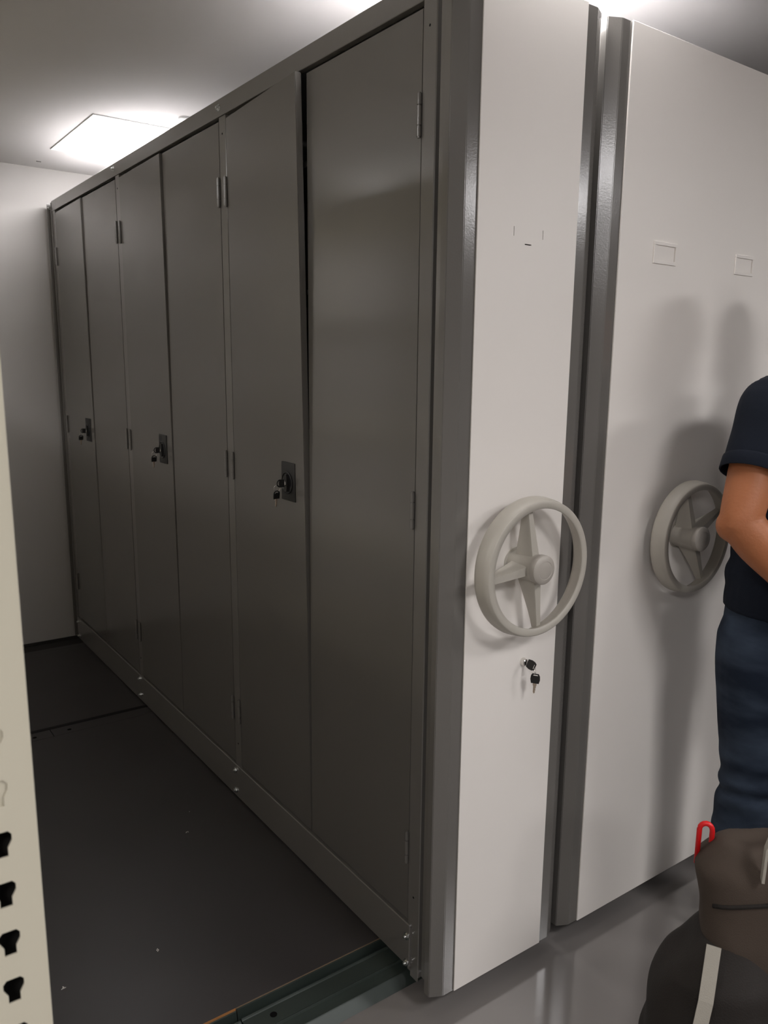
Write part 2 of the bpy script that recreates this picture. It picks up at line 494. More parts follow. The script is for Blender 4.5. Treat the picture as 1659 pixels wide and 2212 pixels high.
D_ = .018
def make_door(y_h, y_f, ajar, lock):
    """door leaf hinged at y_h, free edge y_f; the free top corner stands out by ajar"""
    y0, y1 = min(y_h, y_f), max(y_h, y_f)
    g = .0018
    zb, zt = .0012, Z_DT
    bm = newbm()
    bmesh.ops.create_cube(bm, size=1)
    for v in bm.verts:
        v.co = Vector((v.co.x * D_ + D_ / 2, (y0 + y1) / 2 + v.co.y * (y1 - y0 - 2 * g), (zb + zt) / 2 + v.co.z * (zt - zb)))
    if ajar:
        bmesh.ops.subdivide_edges(bm, edges=[e for e in bm.edges if abs(e.verts[0].co.x - e.verts[1].co.x) < 1e-6], cuts=7, use_grid_fill=True)
    be = [e for e in bm.edges if len(e.link_faces) == 2 and e.calc_face_angle() > 1.0]
    bmesh.ops.bevel(bm, geom=be, offset=.0016, segments=2, affect='EDGES')
    if ajar:
        for v in bm.verts:
            f = (v.co.y - y_h) / (y_f - y_h)
            hgt = (v.co.z - zb) / (zt - zb)
            v.co.x -= ajar * f * max(0, hgt) ** 1.25
    return obj('door', bm, M['door'], cab, 'auto')

def hinge(y, z0, door, L=.083):
    bm = newbm()
    r = .0052
    for a, b in ((0, .021), (.0222, .060), (.0612, L)):
        cyl(bm, (-.0042, y, z0 + a), (0, 0, 1), r, b - a, 14, bev=.0008)
    cyl(bm, (-.0042, y, z0 - .002), (0, 0, 1), r * .6, L + .004, 12)
    return obj('hinge', bm, M['paint'], door, 'auto')

def key_mesh(center, plane_u, plane_v, scale=1.0, square=False):
    """bow of a key: plane_u points towards the blade, plane_v across; returns bow, blade bmeshes"""
    u = Vector(plane_u).normalized(); v = Vector(plane_v).normalized(); w = u.cross(v)
    c = Vector(center)
    mtx = Matrix((( v.x, u.x, w.x, c.x), (v.y, u.y, w.y, c.y), (v.z, u.z, w.z, c.z), (0, 0, 0, 1)))
    s = scale
    out = []
    if square:
        out = [(-.0085, .0105), (-.0105, .002), (-.0098, -.006), (-.0070, -.0110), (.0070, -.0110), (.0098, -.006), (.0105, .002), (.0085, .0105)]
        hole = [(-.0055, -.0062), (-.0045, -.0088), (.0045, -.0088), (.0055, -.0062)]
    else:
        out = [(-.0105, .0105)] + [(-.0112 * math.cos(a), -.0035 - .0098 * math.sin(a)) for a in [math.pi * k / 12 for k in range(13)]] + [(.0105, .0105)]
        hole = [(-.0075 * math.cos(a), -.0040 - .0068 * math.sin(a)) for a in [math.pi * k / 8 for k in range(9)]]
        hole += [(.004, -.0062), (-.004, -.0062)]
    t = bmesh.new()
    th = .0014
    def loop(pts):
        vs = [t.verts.new((x * s, y * s, -th)) for x, y in pts]
        return [t.edges.new((vs[i], vs[(i + 1) % len(vs)])) for i in range(len(vs))]
    es = loop(out) + loop(hole)
    bmesh.ops.triangle_fill(t, use_beauty=True, edges=es)
    r = bmesh.ops.extrude_face_region(t, geom=t.faces[:])
    bmesh.ops.translate(t, verts=[e for e in r['geom'] if isinstance(e, bmesh.types.BMVert)], vec=(0, 0, 2 * th))
    bmesh.ops.recalc_face_normals(t, faces=t.faces[:])
    bow = newbm(); merge(bow, t, mtx)
    blade = newbm()
    bp = [(-.0042, .0102), (.0042, .0102), (.0042, .015), (.0030, .0165), (.0034, .020), (.0018, .022), (.0032, .025), (.0016, .0275), (.0026, .030), (0, .034), (-.0022, .031), (-.0028, .0165), (-.0042, .015)]
    prism(blade, [(x * s, y * s) for x, y in bp], mtx @ Matrix.Translation((0, 0, -.0009)), .0018)
    return bow, blade

def ring_pts(c, n1, r, k=24):
    n1 = Vector(n1).normalized()
    a = n1.orthogonal().normalized(); b = n1.cross(a)
    return [Vector(c) + a * r * math.cos(2 * math.pi * i / k) + b * r * math.sin(2 * math.pi * i / k) for i in range(k)]

KEY_LABELS = ['pair of black keys hanging in the nearest door lock', 'pair of black keys hanging in the middle door lock', 'pair of black keys hanging in the farthest door lock']
def lock_on(door, y0, off, klabel):
    """black lock plate with turn disc on the door, and the separate keys hanging in it"""
    zc, yc = 1.0315, y0 + .572
    x = off
    bm = newbm(); bx(bm, x - .0040, x + .001, yc - .039, yc + .039, zc - .054, zc + .054, .0022, 2)
    obj('lock_plate', bm, M['black'], door, 'auto')
    cy, cz = yc + .004, zc - .004
    bm = newbm()
    lathe(bm, [(.0315, 0), (.0315, .0022), (.0295, .0030), (.0270, .0006), (0, .0006)], (x - .0040, cy, cz), (-1, 0, 0), 36)
    obj('turn_dish', bm, M['blackg'], door, 'auto')
    bm = newbm()
    prism(bm, [(-.006, -.024), (.006, -.024), (.0085, -.008), (.0085, .008), (.006, .024), (-.006, .024), (-.0085, .008), (-.0085, -.008)],
          Matrix(((0, 0, -1, x - .0046), (1, 0, 0, cy), (0, 1, 0, cz), (0, 0, 0, 1))), .006)
    obj('turn_grip', bm, M['black'], door)
    bm = newbm(); lathe(bm, [(.0075, 0), (.0075, .0016), (.0058, .0020), (.0050, .0008), (0, .0008)], (x - .0106, cy, cz), (-1, 0, 0), 20)
    o = obj('lock_cylinder', bm, M['chrome'], door, 'auto'); o['label'] = 'chrome lock cylinder'
    kx = x - .0115
    t = thing('key_ring', klabel, 'keys', (kx, cy, cz))
    bow, blade = key_mesh((kx - .0125, cy, cz), (1, 0, 0), (0, 0, 1))
    k = obj('key', bow, M['black'], t)
    c2 = (kx - .0222, cy + .0045, cz - .0135)
    obj('split_ring', tube(newbm(), ring_pts(c2, (0.25, 1, 0), .0088), .0006, 6, closed=True), M['chrome'], t, True)
    bow, blade = key_mesh((kx - .0245, cy + .004, cz - .0325), (-.04, .05, -1), (1, .25, 0))
    k2 = obj('key', bow, M['black'], t)
    o = obj('key_blade', blade, M['brass'], k2); o['label'] = 'brass-coloured key blade'

for b, (y0, aj) in enumerate(((0.0, .030), (1.0025, .0085), (1.9995, .0065))):
    mid = y0 + .4788
    dr = make_door(y0, mid, 0, False)
    for z in (1.817, .994, .159): hinge(y0 + .0055, z, dr)
    dl = make_door(y0 + .9555, mid, aj, True)
    for z in (1.813, .993, .159): hinge(y0 + .9535 + .004, z, dl)
    hg = (1.03 / 2.058) ** 1.25
    f = (.9555 - .572) / (.9555 - .4788)
    lock_on(dl, y0, -aj * f * hg, KEY_LABELS[b])

# ------------------------------------------------------------------ end frames with white panels and hand wheels
def end_module(parent, xa, xb, width_lock, mid_slots):
    """two bent grey stiles, a white panel between them"""
    yF = -.134
    zt = 2.106
    th = .0018
    def stile(xe, s):
        # s=+1 left stile (goes towards -x), -1 right stile
        P = [(xe + s * .006, yF + .001), (xe - s * .0320, yF + .0005), (xe - s * .0628, yF + .0165), (xe - s * .0628, yF + .036), (xe - s * .039, yF + .036),
             (xe - s * .036, -.052), (xe + s * .006, -.052)]
        bm = newbm()
        t = bmesh.new()
        n = len(P)
        a = [t.verts.new((x, y, P_A)) for x, y in P]; b = [t.verts.new((x, y, zt)) for x, y in P]
        t.faces.new(a); t.faces.new(b)
        for i in range(n):
            t.faces.new((a[i], a[(i + 1) % n], b[(i + 1) % n], b[i]))
        bmesh.ops.recalc_face_normals(t, faces=t.faces[:])
        es = [e for e in t.edges if abs(e.verts[0].co.z - e.verts[1].co.z) > 1]
        bmesh.ops.bevel(t, geom=es, offset=.0014, segments=2, affect='EDGES')
        merge(bm, t)
        obj('stile', bm, M['paint'], parent)
    stile(xa, 1); stile(xb, -1)
    # panel with the three narrow slots when the label holder is missing
    mtx = Matrix(((1, 0, 0, 0), (0, 0, -1, yF), (0, 1, 0, 0), (0, 0, 0, 1)))
    bm = newbm()
    if mid_slots:
        us = [xa, .1385, .1403, .172, .191, .2232, .2250, xb]
        vs = [P_A, 1.6068, 1.6092, 1.6220, 1.6410, zt + .001]
        grid_plate(bm, us, vs, {(1, 3), (5, 3), (3, 1)}, mtx, .0028)
        obj('end_panel', bm, M['panel'], parent)
        bm = newbm(); bx(bm, xa + .004, xb - .004, yF + .030, yF + .0315, P_A + .01, zt - .01); obj('slot_shade_sheet', bm, M['dark'], parent)  # dark sheet stands in for the shaded cavity behind the slots
    else:
        bx(bm, xa, xb, yF - .0034, yF + .0009, P_A, zt + .002, .0007)
        obj('end_panel', bm, M['panel'], parent)
    # dark kick rail set back under the panel
    bm = newbm(); bx(bm, xa - .03, xb + .03, -.120, -.055, P_A + .002, P_A + .06); obj('base_rail', bm, M['paint'], parent)

def hand_wheel(parent, xc, zc, angs, k=1.0, yf=-.215):
    yF = -.134
    # rim: broad band with a narrow front lip
    prof = [(.1355, .000), (.1500, .000), (.1525, .0015), (.1560, .016), (.1580, .034), (.1570, .040), (.1540, .0425), (.1505, .041), (.1450, .030), (.1390, .012), (.1345, .0025)]
    pr = [(r * k, -h) for r, h in prof]
    bm = newbm(); lathe(bm, pr, (xc, yf, zc), (0, -1, 0), 96, closed=True)
    rim = obj('hand_wheel', bm, M['plastic'], parent, True)
    # spokes: deep tapering blades
    for ang in angs:
        ca, sa = math.cos(math.radians(ang)), math.sin(math.radians(ang))
        t = bmesh.new()
        secs = []
        for q in range(7):
            f = q / 6
            r = .024 + f * (.147 * k - .024)
            w = .0050 * (1 - f) ** 1.4 + .0068
            yfr = yf + .012 + .012 * f
            dep = .036 * (1 - f) ** 1.2 + .014
            ring = []
            for (aw, ad) in ((-.85, 0), (.85, 0), (1.05, .12), (1.25, 1), (-1.25, 1), (-1.05, .12)):
                px = r * ca - aw * w * sa; pz = r * sa + aw * w * ca
                ring.append(t.verts.new((xc + px, yfr + ad * dep, zc + pz)))
            secs.append(ring)
        for a, b in zip(secs[:-1], secs[1:]):
            for i in range(6):
                t.faces.new((a[i], a[(i + 1) % 6], b[(i + 1) % 6], b[i]))
        t.faces.new(secs[0]); t.faces.new(secs[-1])
        bmesh.ops.recalc_face_normals(t, faces=t.faces[:])
        bm = newbm(); merge(bm, t)
        obj('spoke', bm, M['plastic'], rim, 'auto')
    bm = newbm()
    lathe(bm, [(0, 0), (.030, 0), (.0315, -.002), (.0310, -.045), (.0300, -.0795), (0, -.0795)], (xc, yf + .0015, zc), (0, -1, 0), 40)
    obj('hub', bm, M['plastic'], rim, 'auto')
    bm = newbm()
    lathe(bm, [(0, .020), (.018, .020), (.0195, .0192), (.0205, .0198), (.028, .0185), (.0322, .0150), (.0330, .0110), (.0330, .0005), (.0310, 0), (0, 0)],
          (xc, yf + .0035, zc), (0, -1, 0), 40)
    obj('hub_cap', bm, M['plastic2'], rim, 'auto')
    bm = newbm(); lathe(bm, [(0, .0004), (.033, .0004), (.036, .0028), (.036, .0048), (.031, .0060), (0, .0060)], (xc, yF - .0036 + .0040, zc), (0, -1, 0), 36)
    obj('shaft_collar', bm, M['plastic'], rim, 'auto')
    return rim

end_module(cab, .0391, .3285, True, True)
hand_wheel(cab, .184, .9205, (97, 188, 281))
# chrome lock and keys below the wheel
LX, LZ = .222, .675
yP = -.1369
bm = newbm(); lathe(bm, [(0, .011), (.0060, .011), (.0078, .0095), (.0090, .005), (.0098, .0015), (.0100, 0), (0, 0)], (LX, yP, LZ), (0, -1, 0), 28)
o = obj('panel_lock', bm, M['chrome'], cab, 'auto'); o['label'] = 'round chrome lock on the white panel'
t = thing('key_ring', 'pair of black keys hanging in the chrome lock below the hand wheel', 'keys', (LX, yP - .012, LZ))
kc = Vector((LX + .003, yP - .0245, LZ - .002))
bow, blade = key_mesh(kc, (-.10, 1, .22), (.35, -.18, 1), 1.08, True)
obj('key', bow, M['black'], t)
rc = kc + Vector((.002, -.011, -.012))
obj('split_ring', tube(newbm(), ring_pts(rc, (.6, -.75, .2), .0085), .0006, 6, closed=True), M['chrome'], t, True)
k2c = rc + Vector((.0015, -.0005, -.0185))
bow, blade = key_mesh(k2c, (-.06, .02, -1), (.80, -.60, -.15), 1.08, True)
k2 = obj('key', bow, M['black'], t)
obj('key_blade', blade, M['brass'], k2)['label'] = 'worn steel key blade'

# ------------------------------------------------------------------ second, wider white-fronted cabinet
cab2 = thing('mobile_cabinet', 'wider mobile cabinet with a broad white end panel behind the person', 'cabinet', (.82, 1.4, Z_FLOOR))
X2a, X2b = .4745, 1.169
bm = newbm()
bx(bm, X2a - .034, X2b + .034, -0.050, 3.0, -.100, 2.10, .002)
obj('carcass', bm, M['paint'], cab2)
obj('roof_bounce_sheet', bx(newbm(), X2a - .033, X2b + .033, -.050, 3.0, 2.1005, 2.104), M['roof'], cab2)  # second unseen sheet added to bounce light upwards
under_wheels(cab2, (.56, 1.08))
bm = newbm(); bx(bm, X2a - .040, X2a - .0345, -.048, 3.0, 2.060, Z_TOP - .002, .001); obj('top_beam', bm, M['paint'], cab2)
end_module(cab2, X2a, X2b, False, False)
hand_wheel(cab2, .785, .9185, (103, 24, 299), .955, -.205)
for (x0, x1) in ((.598, .687), (.942, 1.028)):
    z0, z1 = 1.606, 1.657
    yp = -.1375
    bm = newbm()
    for (a, b, c, d) in ((x0, x1, z1 - .008, z1), (x0, x1, z0, z0 + .008), (x0, x0 + .006, z0 + .008, z1 - .008), (x1 - .006, x1, z0 + .008, z1 - .008)):
        bx(bm, a, b, yp - .0034, yp + .0002, c, d, .0006)
    obj('label_holder', bm, M['panel'], cab2)

# ------------------------------------------------------------------ cream slotted upright rack at the left
rack = thing('shelving_rack', 'cream slotted shelving rack, its upright close at the left edge', 'rack', (-1.25, 1.0, Z_FLOOR))
PX1, PX0, PY = -.9450, -1.0100, -.677
SLOT = [(-6, 12.5), (6, 12.5), (9, 9), (9, 3), (5.2, -4), (5.2, -12.5), (-5.2, -12.5), (-5.2, -4), (-9, 3), (-9, 9)]
def slotted_face(x0, x1, z0, n, zslot):
    cell = bmesh.new()
    xc = (x0 + x1) / 2 + .0015
    pz = .05
    o4 = [(x0, zslot - pz / 2), (x1, zslot - pz / 2), (x1, zslot + pz / 2), (x0, zslot + pz / 2)]
    def loop(pts):
        vs = [cell.verts.new((x, 0, z)) for x, z in pts]
        return [cell.edges.new((vs[i], vs[(i + 1) % len(vs)])) for i in range(len(vs))]
    es = loop(o4) + loop([(xc + a / 1000, zslot + b / 1000) for a, b in SLOT])
    bmesh.ops.triangle_fill(cell, use_beauty=True, edges=es)
    me = bpy.data.meshes.new('tmp'); cell.to_mesh(me); cell.free()
    t = bmesh.new()
    for k in range(n):
        n0 = len(t.verts)
        t.from_mesh(me)
        t.verts.ensure_lookup_table()
        bmesh.ops.translate(t, verts=t.verts[n0:], vec=(0, 0, z0 + k * pz))
    bpy.data.meshes.remove(me)
    bmesh.ops.remove_doubles(t, verts=t.verts[:], dist=1e-5)
    r = bmesh.ops.extrude_face_region(t, geom=t.faces[:])
    bmesh.ops.translate(t, verts=[e for e in r['geom'] if isinstance(e, bmesh.types.BMVert)], vec=(0, .0018, 0))
    bmesh.ops.recalc_face_normals(t, faces=t.faces[:])
    return t
zs = .823
n_dn = 18
def upright(px0, px1, py, dy):
    """C-shaped upright: slotted face at py, returns going dy"""
    bm = newbm()
    t = slotted_face(px0 + .002, px1 - .002, -n_dn * .05, 47, zs)
    merge(bm, t, Matrix.Translation((0, py, 0)))
    zlo, zhi = zs - n_dn * .05 - .025, zs + 28 * .05 + .025
    for x0, x1 in ((px0, px0 + .002), (px1 - .002, px1)):
        bx(bm, x0, x1, py + .0003, py + .045, zlo, zhi)
    o = obj('upright', bm, M['cream'], rack)
    return o
upright(PX0, PX1, PY, .045)
bm = newbm(); bx(bm, PX0 + .004, PX1 - .004, PY + .030, PY + .043, -.10, 2.05); obj('slot_shade_strip', bm, M['dark'], rack)  # dark strip added behind the slots for the shade inside the upright
bm = newbm(); bx(bm, PX0 + .003, PX1 - .003, PY + .0026, PY + .0046, .935, 1.105); obj('beam_bracket', bm, M['cream'], rack)
bm = newbm(); bx(bm, PX0 - .01, PX1 + .008, PY - .012, PY + .055, Z_FLOOR, Z_FLOOR + .006); bx(bm, PX0, PX1, PY + .002, PY + .045, Z_FLOOR + .005, -.165); obj('foot_plate', bm, M['cream'], rack)
# rest of the rack (behind the upright): posts, shelves and a closed back
for (x, y, z) in ((-1.01, .35, Z_FLOOR), (-1.01, 1.35, Z_FLOOR), (-1.01, 2.80, Z_FLOOR), (-1.55, PY, Z_FLOOR), (-1.55, .35, Z_FLOOR), (-1.55, 1.35, Z_FLOOR), (-1.55, 2.80, Z_FLOOR)):
    bm = newbm()
    extrude_z(bm, [(x, y), (x + .06, y), (x + .06, y + .04), (x + .056, y + .04), (x + .056, y + .004), (x + .004, y + .004), (x + .004, y + .04), (x, y + .04)], z, 2.18)
    obj('upright', bm, M['cream'], rack)
for z in (-.02, .45, 1.02, 1.55, 2.05):
    for (ya, yb) in ((PY + .046, .349), (.391, 1.349), (1.391, 2.80)):
        bm = newbm(); bx(bm, -1.548, -.955, ya, yb, z - .03, z, .002); obj('shelf', bm, M['cream'], rack)

# ------------------------------------------------------------------ paper scraps on the deck
def scrap(x, y, s, kind, label):
    bm = newbm()
    if kind == 0:
        t = bmesh.new(); bmesh.ops.create_icosphere(t, subdivisions=1, radius=s)
        for v in t.verts: v.co = v.co * random.uniform(.6, 1.1); v.co.z *= .5
        merge(bm, t, Matrix.Translation((x, y, Z_DECK + s * .45)))
    else:
        pts = []
        a0 = random.uniform(0, 6)
        n = 5
        P = [Vector((x + s * (k / n - .5) * 2 * math.cos(a0 + k * .3 * kind), y + s * (k / n - .5) * 2 * math.sin(a0 + k * .3 * kind), Z_DECK + .0012 + .003 * (k % 2))) for k in range(n + 1)]
        tube(bm, P, s * .13, 5)
    tag(obj('paper_scrap', bm, M['scrap']), label, 'scrap', 'scraps of paper on the deck')
scrap(-.176, .994, .0022, 0, 'white speck of paper, farthest scrap along the dark deck')
scrap(-.230, .881, .0060, 1, 'thin pale scrap of paper on the deck beside the white speck')
scrap(-.491, .408, .0075, 2, 'crumpled white paper scrap in the middle of the dark deck')
scrap(-.719, .420, .0080, 3, 'curled grey paper scrap on the deck beside the cream upright')

# ------------------------------------------------------------------ person
def loft(bm, secs, n=20, cap=True):
    """secs: list of (center, rx, ry, ux, uy) elliptical rings joined into a surface"""
    t = bmesh.new()
    rings = []
    for c, a, b, ux, uy in secs:
        c = Vector(c); ux = Vector(ux); uy = Vector(uy)
        rings.append([t.verts.new(c + ux * a * math.cos(2 * math.pi * i / n) + uy * b * math.sin(2 * math.pi * i / n)) for i in range(n)])
    for p, q in zip(rings[:-1], rings[1:]):
        for i in range(n):
            t.faces.new((p[i], p[(i + 1) % n], q[(i + 1) % n], q[i]))
    if cap:
        t.faces.new(rings[0]); t.faces.new(rings[-1])
    bmesh.ops.recalc_face_normals(t, faces=t.faces[:])
    merge(bm, t)

def catmull(P, k=6):
    """smooth list of tuples (x,y,z,ra,rb)"""
    out = []
    n = len(P)
    for i in range(n - 1):
        p0, p1, p2, p3 = P[max(i - 1, 0)], P[i], P[i + 1], P[min(i + 2, n - 1)]
        for j in range(k):
            t = j / k
            out.append(tuple(.5 * (2 * b + (c - a) * t + (2 * a - 5 * b + 4 * c - d) * t * t + (-a + 3 * b - 3 * c + d) * t ** 3) for a, b, c, d in zip(p0, p1, p2, p3)))
    out.append(tuple(P[-1]))
    return out

def limb(bm, P, n=20, k=6, side=Vector((1, 0, 0)), ball=True):
    """limb through points (x,y,z,ra,rb); ra across 'side', rb across the other direction"""
    Q = catmull(P, k)
    secs = []
    for i, q in enumerate(Q):
        c = Vector(q[:3])
        t = (Vector(Q[min(i + 1, len(Q) - 1)][:3]) - Vector(Q[max(i - 1, 0)][:3])).normalized()
        u = (side - t * side.dot(t))
        if u.length < 1e-3: u = t.orthogonal()
        u.normalize(); v = t.cross(u)
        secs.append((c, q[3], q[4], u, v))
    if ball:      # rounded ends
        def endcap(sec, sgn, tdir):
            c, a, b, u, v = sec
            r = min(a, b)
            return [(c + tdir * sgn * r * math.sin(f), a * math.cos(f), b * math.cos(f), u, v) for f in (.5, 1.0, 1.35)]
        t0 = (Vector(Q[1][:3]) - Vector(Q[0][:3])).normalized()
        t1 = (Vector(Q[-1][:3]) - Vector(Q[-2][:3])).normalized()
        secs = endcap(secs[0], -1, t0)[::-1] + secs + endcap(secs[-1], 1, t1)
    loft(bm, secs, n)

def ellipsoid(bm, c, r, rot=None, n=3):
    t = bmesh.new(); bmesh.ops.create_icosphere(t, subdivisions=n, radius=1)
    m = Matrix.Translation(c) @ (rot or Matrix.Identity(4)) @ Matrix.Diagonal((r[0], r[1], r[2], 1))
    merge(bm, t, m)

def fuse(name, bm, m, parent, voxel, smooth=4, wob=0.0, wscale=8.0, fold=None):
    """join overlapping volumes into one continuous smooth surface"""
    o = obj(name, bm, m, parent, True)
    md = o.modifiers.new('r', 'REMESH'); md.mode = 'VOXEL'; md.voxel_size = voxel
    md.use_smooth_shade = True
    if smooth:
        s = o.modifiers.new('s', 'SMOOTH'); s.factor = .5; s.iterations = smooth
    dg = bpy.context.evaluated_depsgraph_get()
    me = bpy.data.meshes.new_from_object(o.evaluated_get(dg))
    o.modifiers.clear()
    old = o.data; o.data = me; bpy.data.meshes.remove(old)
    if not me.materials: me.materials.append(m)
    if wob or fold:
        N = [v.normal.copy() for v in me.vertices]
        for v, nn in zip(me.vertices, N):
            d = wob * noise.noise(v.co * wscale) if wob else 0
            if fold: d += fold(v.co)
            v.co += nn * d
    for p in me.polygons: p.use_smooth = True
    if DBG: print('FUSE', name, [tuple(round(f(v.co[i] for v in me.vertices), 3) for f in (min, max)) for i in range(3)], len(me.polygons))
    return o

DBG = False
PXc, PYc = .902, -.395          # pelvis centre; the person faces -y
zf = Z_FLOOR
person = thing('person', 'person in navy polo shirt and blue jeans standing at the right edge', 'person', (PXc, PYc, zf))
SHR = (.738, -.400, 1.272)
ELR = (.612, -.420, 1.015)
WRR = (.720, -.548, .832)
SHL = (1.066, -.400, 1.272)
ELL = (1.155, -.425, 1.020)
WRL = (1.020, -.600, .900)
S = Vector((1, 0, 0))
body = newbm()
# trunk
limb(body, [(PXc, PYc, .72, .165, .115), (PXc, PYc, .80, .165, .118), (PXc, PYc - .005, .95, .150, .110), (PXc, PYc - .005, 1.10, .165, .112),
            (PXc, PYc, 1.22, .175, .108), (PXc, PYc + .005, 1.29, .135, .080), (PXc, PYc + .002, 1.33, .070, .062)], 28)
limb(body, [(PXc, PYc + .005, 1.28, .062, .062), (PXc, PYc - .005, 1.37, .056, .058), (PXc, PYc - .015, 1.44, .055, .060)], 20)
# head, slightly bowed
HC = Vector((PXc, PYc - .030, 1.480))
ellipsoid(body, HC + Vector((0, .012, .035)), (.076, .094, .098))
ellipsoid(body, HC + Vector((0, -.020, -.030)), (.064, .074, .082))
ellipsoid(body, HC + Vector((0, -.058, -.086)), (.030, .028, .022))
limb(body, [tuple(HC + Vector((0, -.088, .022))) + (.008, .008), tuple(HC + Vector((0, -.102, -.002))) + (.010, .010), tuple(HC + Vector((0, -.110, -.022))) + (.014, .012)], 12)
for s in (-1, 1):
    ellipsoid(body, HC + Vector((s * .014, -.100, -.026)), (.009, .010, .008))
    ellipsoid(body, HC + Vector((s * .034, -.078, .030)), (.024, .014, .008))
    ellipsoid(body, HC + Vector((s * .044, -.062, -.014)), (.022, .022, .018))
    ellipsoid(body, HC + Vector((s * .078, .010, -.006)), (.010, .019, .032), Matrix.Rotation(s * .3, 4, 'Z'))
ellipsoid(body, HC + Vector((0, -.088, -.052)), (.026, .012, .009))
# arms
def arm(sh, el, wr, s):
    e = Vector(el)
    m1 = Vector(sh).lerp(e, .40) + Vector((s * .004, .002, 0))
    ins = Vector((-s * .35, -.93, 0)).normalized()
    limb(body, [(sh[0], sh[1], sh[2], .058, .060), (m1.x, m1.y, m1.z, .055, .058), tuple(Vector(sh).lerp(e, .82) + Vector((s * .004, 0, 0))) + (.049, .051), tuple(e) + (.046, .047)], 20)
    w = Vector(wr)
    limb(body, [tuple(e) + (.045, .046), tuple(e.lerp(w, .25)) + (.049, .050), tuple(e.lerp(w, .6)) + (.040, .039), tuple(w) + (.029, .024)], 20)
    ellipsoid(body, e + Vector((s * .006, .012, -.008)), (.038, .040, .040))
arm(SHR, ELR, WRR, -1)
arm(SHL, ELL, WRL, 1)
# hands: palm, four fingers and thumb, loosely closed in front of the belly
def hand(el, wr, s):
    w = Vector(wr); d = (w - Vector(el)).normalized()
    d = (d + Vector((-s * .55, -.10, .25))).normalized()
    nrm = d.cross(Vector((0, 0, 1))).normalized() * s      # palm direction
    across = nrm.cross(d).normalized()
    if across.z < 0: across = -across                      # thumb side up
    nrm = -nrm if nrm.y < 0 else nrm
    pc = w + d * .050
    limb(body, [tuple(w - d * .005) + (.028, .021), tuple(w + d * .030) + (.036, .017), tuple(w + d * .075) + (.041, .015)], 16, 5, across)
    for k, (off, L) in enumerate(((.030, .072), (.010, .080), (-.011, .074), (-.030, .058))):
        b = w + d * .078 + across * off
        p1 = b + d * L * .42 + nrm * .010
        p2 = p1 + (d * .72 + nrm * .70).normalized() * L * .34
        p3 = p2 + (d * .15 + nrm * .98).normalized() * L * .28
        limb(body, [tuple(b - d * .02) + (.0095, .0095), tuple(p1) + (.0090, .0090), tuple(p2) + (.0084, .0084), tuple(p3) + (.0072, .0072)], 10, 4)
    b = w + d * .022 + across * .026
    q1 = b + (d * .6 + across * .7 + nrm * .3).normalized() * .036
    q2 = q1 + (d * .85 + across * .25 + nrm * .4).normalized() * .032
    q3 = q2 + (d * .8 + nrm * .55).normalized() * .024
    limb(body, [tuple(b - d * .01) + (.014, .013), tuple(q1) + (.0118, .0112), tuple(q2) + (.0104, .010), tuple(q3) + (.0085, .008)], 12, 4)
hand(ELR, WRR, -1)
hand(ELL, WRL, 1)
# legs
HIP, KNEE, ANK = .715, .305, -.095
def leg(bmx, x, g=0.0, top=.66, bot=None):
    P = [(x, PYc, top, .088 + g, .100 + g), (x, PYc - .005, .58, .086 + g, .096 + g), (x, PYc - .008, .42, .068 + g, .076 + g), (x, PYc - .006, KNEE, .057 + g * 1.2, .062 + g * 1.2),
         (x, PYc + .004, .17, .056 + g * 1.6, .060 + g * 1.6), (x, PYc + .008, .03, .044 + g * 2.2, .048 + g * 2.2), (x, PYc + .010, ANK, .037 + g * 2.6, .042 + g * 2.6)]
    limb(bmx, P, 22)
for s in (-1, 1):
    leg(body, PXc + s * .098)
    limb(body, [(PXc + s * .098, PYc + .02, -.105, .036, .034), (PXc + s * .108, PYc - .07, -.128, .040, .028), (PXc + s * .114, PYc - .15, -.138, .042, .020)], 16)
fuse('body', body, M['skin'], person, .0052, 3)
# polo shirt
sh = newbm()
limb(sh, [(PXc, PYc - .004, .762, .188, .140), (PXc, PYc - .006, .82, .192, .142), (PXc, PYc - .008, .90, .181, .137), (PXc, PYc - .008, 1.00, .176, .132), (PXc, PYc - .006, 1.12, .184, .130),
          (PXc, PYc, 1.22, .190, .122), (PXc, PYc + .004, 1.285, .158, .096), (PXc, PYc + .004, 1.325, .088, .074)], 32, ball=False)
for s, SH, EL in ((-1, SHR, ELR), (1, SHL, ELL)):
    a, e = Vector(SH), Vector(EL)
    ax = (e - a).normalized()
    hem = a.lerp(e, .50) + Vector((s * .004, 0, 0))
    limb(sh, [(PXc + s * .10, PYc, 1.265, .07, .085), tuple(a + Vector((s * .004, 0, .006))) + (.071, .073), tuple(a.lerp(e, .28) + Vector((s * .006, 0, 0))) + (.070, .072), tuple(hem) + (.070, .071)], 24, ball=False)
def folds(co):
    d = 0.0035 * math.sin(co.z * 46 + 5 * noise.noise(co * 7)) * max(0, 1 - abs(co.z - .86) / .12)
    return d
shirt = fuse('polo_shirt', sh, M['shirt'], person, .0065, 3, .004, 9.0, folds)
